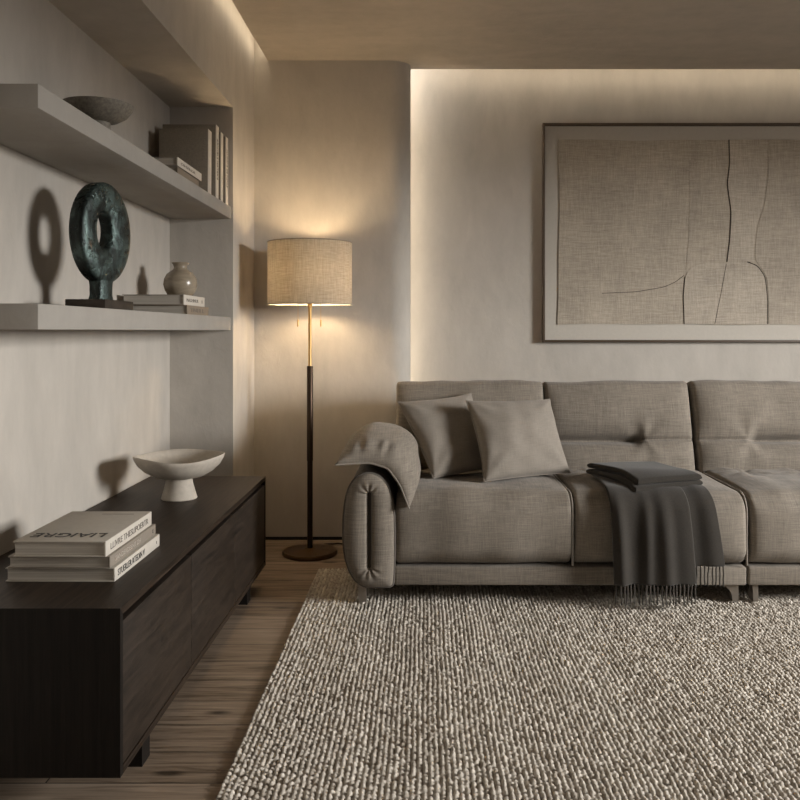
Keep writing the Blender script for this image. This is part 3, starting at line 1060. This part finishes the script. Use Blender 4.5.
def seat_cushion(xa, xb, seed, pipe_side):
    y0, y1, z0, z1 = SF, 4.06, 0.166, 0.452
    half = ((xb - xa) / 2, (y1 - y0) / 2, (z1 - z0) / 2)
    U, p, nn, F = rounded_lattice(half, (0.014, 0.075, 0.075), (80, 48, 30))
    u, v, w = U[:, 0], U[:, 1], U[:, 2]
    topw = np.clip(nn[:, 2], 0, 1); fr = np.clip(-nn[:, 1], 0, 1)
    crown = (1 - np.abs(u) ** 6) * (1 - np.abs(v) ** 3)
    p[:, 2] += topw * (0.019 * crown)
    p[:, 1] -= fr * 0.020 * (1 - np.abs(u) ** 8) * (1 - w ** 2)
    # rear pinch with radiating creases
    for cx in (-0.55, 0.25):
        dx = (u - cx) * half[0]; dy = (v - 0.35) * half[1]
        r = np.sqrt(dx ** 2 + dy ** 2)
        p[:, 2] -= topw * 0.012 * np.exp(-(r / 0.045) ** 2)
        th = np.arctan2(dy, dx)
        p[:, 2] += topw * 0.004 * np.sin(7 * th + seed) * np.exp(-((r - 0.07) / 0.06) ** 2)
    W = p.copy()
    cr = sines(W * np.array([1, 0.35, 0.35]), 34, seed, 6)
    p += nn * (0.0032 * cr * (topw + fr))[:, None]
    p += nn * (0.003 * sines(W, 14, seed + 9, 6))[:, None]
    p += np.array([(xa + xb) / 2, (y0 + y1) / 2, (z0 + z1) / 2])
    o = link_mesh('seat_cushion', p, F, M['fabric'], sofa, True)
    # piping down the front and over the crown at one side
    xs = xb - 0.003 if pipe_side > 0 else xa + 0.003
    cy = [(SF + 0.004, 0.175)]
    pr = []
    for k in range(24):
        f = k / 23
        if f < 0.35:
            q = f / 0.35
            pr.append((SF + 0.006, 0.17 + q * (z1 - 0.075 - 0.17)))
        elif f < 0.65:
            a = (f - 0.35) / 0.30 * math.pi / 2
            pr.append((SF + 0.006 + 0.070 * (1 - math.cos(a)), z1 - 0.075 + 0.072 * math.sin(a)))
        else:
            q = (f - 0.65) / 0.35
            pr.append((SF + 0.076 + q * 0.45, z1 - 0.002))
    MB().tube([(xs, a, b) for a, b in pr], 0.0042, 8).link('piping', M['pillow'], o, True)
    return o

mid1 = 0.588; mid2 = 1.985
seat_cushion(SX0, mid1, 1, 1)
seat_cushion(mid1 + 0.002, SXM, 2, 1)
seat_cushion(SXN, mid2, 3, 1)
seat_cushion(mid2 + 0.002, SX1, 4, -1)

def back_cushion(xa, xb, seed, centre_side):
    """centre_side = +1 when the module centre lies to the right of this half."""
    H = 0.475; D = 0.20
    half = ((xb - xa) / 2, D / 2, H / 2)
    U, p, nn, F = rounded_lattice(half, (0.013, 0.085, 0.040), (96, 22, 90))
    fr = np.clip(-nn[:, 1], 0, 1); tp = np.clip(nn[:, 2], 0, 1)
    x = p[:, 0].copy(); zz = p[:, 2].copy()
    u = U[:, 0]; w = U[:, 2]
    zg = -0.052
    # two horizontal rolls either side of the groove
    up = np.clip((zz - zg) / (H / 2 - zg), 0, 1); dn = np.clip((zg - zz) / (H / 2 + zg), 0, 1)
    roll = np.where(zz > zg, np.sin(np.pi * np.clip(up, 0, 1) ** 0.8), np.sin(np.pi * np.clip(dn, 0, 1) ** 0.75))
    edge = 1 - np.abs(u) ** 9
    p[:, 1] -= fr * (0.030 * roll * edge + 0.012 * edge)
    c = u * centre_side                        # -1 at the outer side, +1 at the module centre
    pin = -0.33
    g = smooth01(pin - 0.03, pin + 0.16, c)
    p[:, 1] += fr * (0.040 * g * np.exp(-((zz - zg) / 0.015) ** 2) + 0.034 * g * np.exp(-((zz - zg) / 0.05) ** 2))
    bend = 0.012 * (c < pin) * (np.abs(c - pin) / 0.67) ** 1 
    p[:, 1] += fr * 0.013 * (1 - g) * np.exp(-((zz - zg - 0.0) / 0.006) ** 2)
    # creases radiating from the end of the groove
    px_ = pin * half[0] * centre_side
    dx = (x - px_) * centre_side; dz = zz - zg
    r = np.sqrt(dx ** 2 + dz ** 2); th = np.arctan2(dz, dx)
    p[:, 1] += fr * 0.004 * np.exp(-(r / 0.04) ** 2)
    p[:, 1] += fr * 0.0030 * np.sin(5 * th + 1.2 + seed) * np.exp(-((r - 0.075) / 0.06) ** 2) * smooth01(-0.08, 0.02, -np.abs(dz) * 0 + 0.02 + dx * 0.3)
    W = np.stack([x, p[:, 1], zz], 1)
    p += nn * ((fr + tp) * 0.0028 * sines(W * np.array([1, 0.5, 0.45]), 30, seed + 20, 6))[:, None]
    p += nn * ((1 - 0.7 * tp) * 0.0045 * sines(W, 11, seed + 30, 6))[:, None]
    p[:, 2] += tp * 0.003 * (1 - np.abs(u) ** 8)
    p[:, 2] += tp * 0.003 * sines(W * np.array([1, 0, 0]), 16, seed + 5, 5)
    a = math.radians(-15)
    R_ = np.array(Matrix.Rotation(a, 3, 'X'))
    p = p @ R_.T
    p += np.array([(xa + xb) / 2, 4.075, 0.618])
    return link_mesh('back_cushion', p, F, M['fabric'], sofa, True)

back_cushion(-0.140, 0.566, 1, 1)
back_cushion(0.562, 1.254, 2, -1)
back_cushion(1.262, mid2 - 0.001, 3, 1)
back_cushion(mid2 + 0.003, 2.70, 4, -1)

# rails, backs
for xa, xb in ((SX0 + 0.002, SXM), (SXN, SX1 - 0.002)):
    MB().box((xa, 3.378, 0.088), (xb, 4.30, 0.162), 0.008, 3).link('base_rail', M['fabric'], sofa, 40)
    MB().box((xa - 0.012, 4.12, 0.16), (xb + 0.0, 4.33, 0.80), 0.03, 4).link('back_frame', M['fabric'], sofa, 40)

def arm(mirror=None):
    S = 254.0
    prof = [(393, 587), (394, 575), (394.5, 555), (394.5, 530), (394, 513), (392, 498), (388, 486), (381, 477), (372, 473), (363, 473.5), (355, 478),
            (349, 487), (345.5, 499), (343.6, 515), (343, 532), (343.6, 548), (346, 562), (350, 573), (356, 582), (364, 587), (378, 587.5)]
    P = np.array([((a - 425) / S, 1.1 - (b - 331) / S) for a, b in prof])
    # resample the closed outline evenly and soften it
    Q = np.concatenate([P, P[:1]])
    seg = np.concatenate([[0], np.cumsum(np.linalg.norm(np.diff(Q, axis=0), axis=1))])
    n = 120
    q = np.linspace(0, seg[-1], n, endpoint=False)
    O = np.stack([np.interp(q, seg, Q[:, 0]), np.interp(q, seg, Q[:, 1])], 1)
    for _ in range(3):
        O = (np.roll(O, 1, 0) + 2 * O + np.roll(O, -1, 0)) / 4
    A = np.array([(369.5 - 425) / S, 1.1 - (494 - 331) / S]); B = np.array([(369.5 - 425) / S, 1.1 - (566 - 331) / S])
    y_f = 3.352
    V = []; F = []
    rings = []
    def medial(o):
        """point of the central slot line nearest to o"""
        zc = np.clip(o[1], B[1], A[1])
        return np.array([A[0], zc])
    K = 26
    for k in range(K + 1):
        t_ = k / K
        row = []
        for o in O:
            m_ = medial(o)
            pt = o + (m_ - o) * t_ * 0.985
            d = np.linalg.norm(pt - m_)
            D = np.linalg.norm(o - m_)
            s = t_
            bul = 0.034 * math.sin(min(1, s * 1.08) ** 0.55 * math.pi * 0.5) if s < 0.93 else 0.034
            groove = 0.036 * math.exp(-(d / 0.0085) ** 2) + 0.010 * math.exp(-(d / 0.03) ** 2)
            ends = min(np.linalg.norm(pt - A), np.linalg.norm(pt - B))
            ang = math.atan2(pt[1] - (A if pt[1] > (A[1] + B[1]) / 2 else B)[1], pt[0] - A[0])
            cre = 0.0028 * math.sin(9 * ang) * math.exp(-((ends - 0.028) / 0.022) ** 2) if (pt[1] > A[1] or pt[1] < B[1]) else 0
            row.append(len(V))
            V.append((pt[0], y_f - bul + groove + cre, pt[1]))
        rings.append(row)
    back = []
    for yy in (3.5, 3.8, 4.1, 4.24):
        row = []
        for o in O:
            row.append(len(V)); V.append((o[0], yy, o[1]))
        back.append(row)
    seq = back[::-1] + rings
    for r0, r1 in zip(seq[:-1], seq[1:]):
        for i in range(n):
            j = (i + 1) % n
            F.append((r0[i], r0[j], r1[j], r1[i]))
    F.append(tuple(back[-1]))
    V = np.array(V)
    pipe = np.stack([O[:, 0], np.full(n, y_f - 0.001), O[:, 1]], 1)
    slot = np.array([[A[0] + 0.004 * math.cos(a_), y_f - 0.006, (A[1] if math.sin(a_) > 0 else B[1]) + 0.004 * math.sin(a_)] for a_ in np.linspace(0, 2 * math.pi, 24, endpoint=False)])
    if mirror is not None:
        for arr in (V, pipe, slot):
            arr[:, 0] = 2 * mirror - arr[:, 0]
    o = link_mesh('arm', V, F, M['fabric'], sofa, True)
    MB().tube(pipe, 0.0048, 8, True).link('piping', M['piping'], o, True)
    MB().tube(slot, 0.0024, 6, True).link('piping', M['piping'], o, True)
XM = (SX0 + SX1) / 2
arm()
arm(XM)

def arm_cushion(mirror=None):
    nu, nv = 61, 71
    u = np.linspace(-1, 1, nu); v = np.linspace(-1, 1, nv)
    U, Vv = np.meshgrid(u, v, indexing='ij')
    # curved path over the arm (x, z), measured at the front end
    key = np.array([(-0.350, 0.578), (-0.285, 0.580), (-0.215, 0.582), (-0.145, 0.560), (-0.098, 0.496), (-0.062, 0.408)])
    s = np.concatenate([[0], np.cumsum(np.linalg.norm(np.diff(key, axis=0), axis=1))]); s = s / s[-1] * 2 - 1
    kx = np.interp(u, s, key[:, 0]); kz = np.interp(u, s, key[:, 1])
    for _ in range(6):
        kx[1:-1] = (kx[:-2] + 2 * kx[1:-1] + kx[2:]) / 4; kz[1:-1] = (kz[:-2] + 2 * kz[1:-1] + kz[2:]) / 4
    tx = np.gradient(kx); tz = np.gradient(kz); L = np.hypot(tx, tz)
    nx_, nz_ = -tz / L, tx / L
    pinch = 0.030 * (1 - U ** 2)                          # the ends pull in between the corners
    Y = 3.615 + Vv * (0.305 - pinch)
    Xc = kx[:, None] + 0 * Vv; Zc = kz[:, None] + 0 * Vv
    sq = (0.035 * (1 - Vv ** 2))
    Xc = Xc + sq * np.where(U > 0, -1, 1) * np.abs(U) ** 3 * 0.3
    C = np.stack([Xc, Y, Zc], -1)
    N = np.stack([nx_[:, None] + 0 * Vv, 0 * Vv, nz_[:, None] + 0 * Vv], -1)
    T = np.clip((1 - U ** 2), 0, 1) ** 0.52 * np.clip((1 - np.abs(Vv) ** 2.2), 0, 1) ** 0.50
    wr = sines(C, 26, 3, 6) * 0.004
    front = np.exp(-((Vv + 0.86) / 0.11) ** 2) * smooth01(0.45, 0.0, U)
    pucker = 0.0085 * np.sin(U * 27 + 1.1 * np.sin(5 * U)) * front * (1 - U ** 2)
    top = T * (0.135 - 0.034 * smooth01(0.0, 0.6, U) + wr) + pucker * np.clip(T * 1.6, 0, 1)
    bot = T * 0.020
    V, F, edge = pillow_mesh(C, N, top, bot)
    V = np.array(V)
    if mirror is not None:
        V[:, 0] = 2 * mirror - V[:, 0]; edge = edge.copy(); edge[:, 0] = 2 * mirror - edge[:, 0]
    o = link_mesh('arm_cushion', V, F, M['fabric'], sofa, True)
    MB().tube(edge, 0.0032, 6, True).link('piping', M['pillow'], o, True)
arm_cushion()
arm_cushion(XM)

def bracket_leg(x, y, flip=1, w=0.045):
    """flat metal blade leg: sweeps from the rail into a short upright foot"""
    top, bz = 0.092, RUGZ
    pts = [(0, top), (0.130, top), (0.130, bz), (0.106, bz), (0.104, bz + 0.022), (0.097, bz + 0.042), (0.082, top - 0.016), (0.055, top - 0.009), (0, top - 0.006)]
    P = [(x + flip * (a - 0.128), b) for a, b in pts]
    return MB().prism(P, 'y', y, y + w).link('leg', M['metal_leg'], sofa)
def post_leg(x, y, w=0.024):
    P = [(x, 0.092), (x + w, 0.092), (x + w - 0.002, RUGZ), (x + 0.004, RUGZ)]
    return MB().prism(P, 'y', y, y + 0.05).link('leg', M['metal_leg'], sofa)
bracket_leg(1.252, 3.40)
post_leg(1.310, 3.40)
post_leg(-0.268, 3.395, 0.034)
MB().box((-0.262, 3.392, 0.085), (-0.228, 3.42, 0.100), 0.002).link('leg_bracket', M['metal_leg'], sofa)
post_leg(2.80, 3.395, 0.042)
for x in (-0.25, 1.20, 1.33, 2.78):
    post_leg(x, 4.18)

# ------------------------------------------------------------------ throw pillows
def throw_pillow(TL, TR, BR, BL, thick, seed, label):
    n = 57
    a = np.linspace(-1, 1, n)
    U, Vv = np.meshgrid(a, a, indexing='ij')
    TL, TR, BR, BL = (np.array(p, float) for p in (TL, TR, BR, BL))
    pu = U * (1 - 0.075 * (1 - Vv ** 2)); pv = Vv * (1 - np.where(Vv > 0, 0.075, 0.022) * (1 - U ** 2))
    su = (pu + 1) / 2; sv = (pv + 1) / 2
    C = ((1 - su) * (1 - sv))[..., None] * BL + (su * (1 - sv))[..., None] * BR + (su * sv)[..., None] * TR + ((1 - su) * sv)[..., None] * TL
    ex_ = (TR + BR - TL - BL); ey_ = (TL + TR - BL - BR)
    nrm = np.cross(ex_, ey_); nrm /= np.linalg.norm(nrm)
    N = np.broadcast_to(nrm, C.shape).copy()
    T = np.clip((1 - U ** 2) * (1 - Vv ** 2), 0, 1) ** 0.46
    wr = 0.006 * sines(C, 22, seed, 6) + 0.003 * sines(C, 55, seed + 1, 6)
    th1 = np.arctan2(Vv + 1, U + 1)
    cr = 0.0
    for (cu, cv) in ((-1, -1), (1, -1), (-1, 1), (1, 1)):
        r = np.hypot(U - cu, Vv - cv); th = np.arctan2(Vv - cv, U - cu)
        cr = cr + 0.005 * np.sin(8 * th + seed) * np.exp(-((r - 0.45) / 0.28) ** 2)
    top = T * (thick + wr) + T * cr
    bot = T * thick * 0.9
    V, F, edge = pillow_mesh(C, N, top, bot)
    o = thing('throw_pillow', tuple((BL + BR) / 2), label, 'pillow', 'throw pillows')
    link_mesh('cover', V, F, M['pillow'], o, True)
    MB().tube(edge, 0.0026, 6, True).link('seam_piping', M['pillow'], o, True)
throw_pillow((-0.122, 3.80, 0.782), (0.216, 3.965, 0.810), (0.30, 3.79, 0.486), (0.034, 3.60, 0.477), 0.075, 3,
             'square linen throw pillow partly hidden behind the other, next to the sofa arm')
throw_pillow((0.180, 3.725, 0.795), (0.573, 3.900, 0.787), (0.632, 3.700, 0.484), (0.245, 3.525, 0.476), 0.080, 8,
             'square linen throw pillow in front, fully visible on the seat')

# ------------------------------------------------------------------ throw blanket
def blanket():
    t = thing('throw_blanket', (0.9, 3.45, 0.48), 'folded charcoal wool throw with fringe hanging over the sofa front', 'blanket')
    def panel(xl0, xr0, xl1, xr1, yb, yo, hem, seed, name, waves):
        nu, nv = 60, 90
        # profile along the length: (y, z)
        prof = [(yb, 0.487), (3.50, 0.485), (3.44, 0.480)]
        for k in range(9):
            a = math.pi / 2 * k / 8
            prof.append((3.435 - 0.098 * math.sin(a) - yo, 0.388 + 0.090 * math.cos(a)))
        prof += [(3.333 - yo, 0.30), (3.336 - yo, 0.2), (3.340 - yo, hem)]
        P = np.array(prof)
        s = np.concatenate([[0], np.cumsum(np.linalg.norm(np.diff(P, axis=0), axis=1))])
        q = np.linspace(0, s[-1], nv)
        Y = np.interp(q, s, P[:, 0]); Z = np.interp(q, s, P[:, 1])
        f = q / s[-1]
        hang = smooth01(0.25, 0.75, f)
        u = np.linspace(0, 1, nu)
        Uu, Ff = np.meshgrid(u, f, indexing='ij')
        xl = xl0 + (xl1 - xl0) * f; xr = xr0 + (xr1 - xr0) * f
        X = xl[None] + (xr - xl)[None] * Uu
        H = hang[None] + 0 * Uu
        wv = waves(Uu, Ff)
        Yg = Y[None] - H * wv
        Zg = Z[None] + 0 * Uu + 0.004 * (1 - H) * np.sin(9 * Uu + seed)
        A = np.stack([X, Yg, Zg], -1)
        du = np.gradient(A, axis=0); dv = np.gradient(A, axis=1)
        N = np.cross(du, dv); N /= np.linalg.norm(N, axis=-1)[..., None] + 1e-12
        if N[30, 80, 1] > 0:
            N = -N
        th = np.full(Uu.shape, 0.0035)
        th[0] = th[-1] = 0; th[:, 0] = th[:, -1] = 0
        V, F, edge = pillow_mesh(A, N, th, th)
        o = link_mesh(name, V, F, M['throw'], t, True)
        n_t = int((xr1 - xl1) / 0.0145)
        for k in range(n_t):
            fu = (k + 0.5) / n_t
            i = fu * (nu - 1)
            i0 = int(i); w_ = i - i0
            p0 = A[i0, -1] * (1 - w_) + A[min(i0 + 1, nu - 1), -1] * w_
            r = np.random.RandomState(seed * 100 + k)
            dx = r.normal(0, 0.002); dy = r.normal(0, 0.002)
            lg = 0.080 + r.uniform(-0.004, 0.003)
            pts = [p0 + np.array([dx * g_ + 0.0008 * math.sin(g_ * 9 + k), dy * g_, 0.002 - lg * g_]) for g_ in np.linspace(0, 1, 9)]
            MB().tube(pts, [0.0030, 0.0032, 0.0032, 0.0031, 0.0032, 0.003, 0.0032, 0.0036, 0.002], 6).link('tassel', M['tassel'], o, True)
        return o
    def w1(U_, F_):
        return (0.010 + 0.024 * np.exp(-((U_ - 0.68 + 0.03 * F_) / 0.09) ** 2) + 0.020 * np.exp(-((U_ - 0.10) / 0.07) ** 2)
                + 0.004 * np.sin(U_ * 16) + 0.012 * np.exp(-((U_ - 0.40 - 0.1 * (1 - F_)) / 0.06) ** 2))
    def w2(U_, F_):
        return 0.002 + 0.005 * np.sin(U_ * 9 + 1)
    panel(0.985, 1.085, 1.000, 1.176, 3.64, 0.010, 0.178, 2, 'rear_fall', w2)
    panel(0.705, 1.000, 0.735, 1.060, 3.64, 0.020, 0.112, 1, 'front_fall', w1)
    # folded stack lying on the seat
    def slab(A, B, C_, D, z0, th, seed):
        A, B, C_, D = (np.array(p, float) for p in (A, B, C_, D))
        n = 49
        a = np.linspace(-1, 1, n)
        a = np.sign(a) * (1 - (1 - np.abs(a)) ** 2.4)
        U_, V_ = np.meshgrid(a, a, indexing='ij')
        su, sv = (U_ + 1) / 2, (V_ + 1) / 2
        G = ((1 - su) * (1 - sv))[..., None] * B + (su * (1 - sv))[..., None] * C_ + (su * sv)[..., None] * D + ((1 - su) * sv)[..., None] * A
        P3 = np.concatenate([G, np.zeros(G.shape[:2] + (1,))], -1)
        sag = -0.034 * np.clip((3.50 - G[..., 1]) / 0.14, 0, 1) ** 2
        P3[..., 2] = z0 + th / 2 + sag + 0.003 * sines(P3 * np.array([1, 1, 0]), 18, seed, 5)
        N = np.zeros_like(P3); N[..., 2] = 1
        wU = np.linalg.norm((C_ + D - A - B) / 4); wV = np.linalg.norm((A + D - B - C_) / 4)
        dd = np.minimum((1 - np.abs(U_)) * wU, (1 - np.abs(V_)) * wV)
        T = th / 2 * np.sqrt(np.clip(1 - (1 - np.clip(dd / (th * 0.55), 0, 1)) ** 2, 0, 1))
        T = np.where((np.abs(U_) > 0.9999) | (np.abs(V_) > 0.9999), 0, T)
        V, F, e = pillow_mesh(P3, N, T + 0.0015 * sines(P3, 25, seed + 3, 5) * (T > 0.005), T)
        return V, F
    zt = 0.491
    for k, (sh, th) in enumerate(((0.0, 0.023), (0.008, 0.023))):
        off = np.array([sh * 0.7, sh])
        V, F = slab(np.array([0.690, 3.645]) + off, np.array([0.832, 3.352]) + off * 2.5, np.array([1.118, 3.42]) + off * -1, np.array([1.00, 3.69]) - off, zt, th, 5 + k)
        link_mesh('folded_layer', V, F, M['throw'], t, True)
        zt += th * 0.96
blanket()
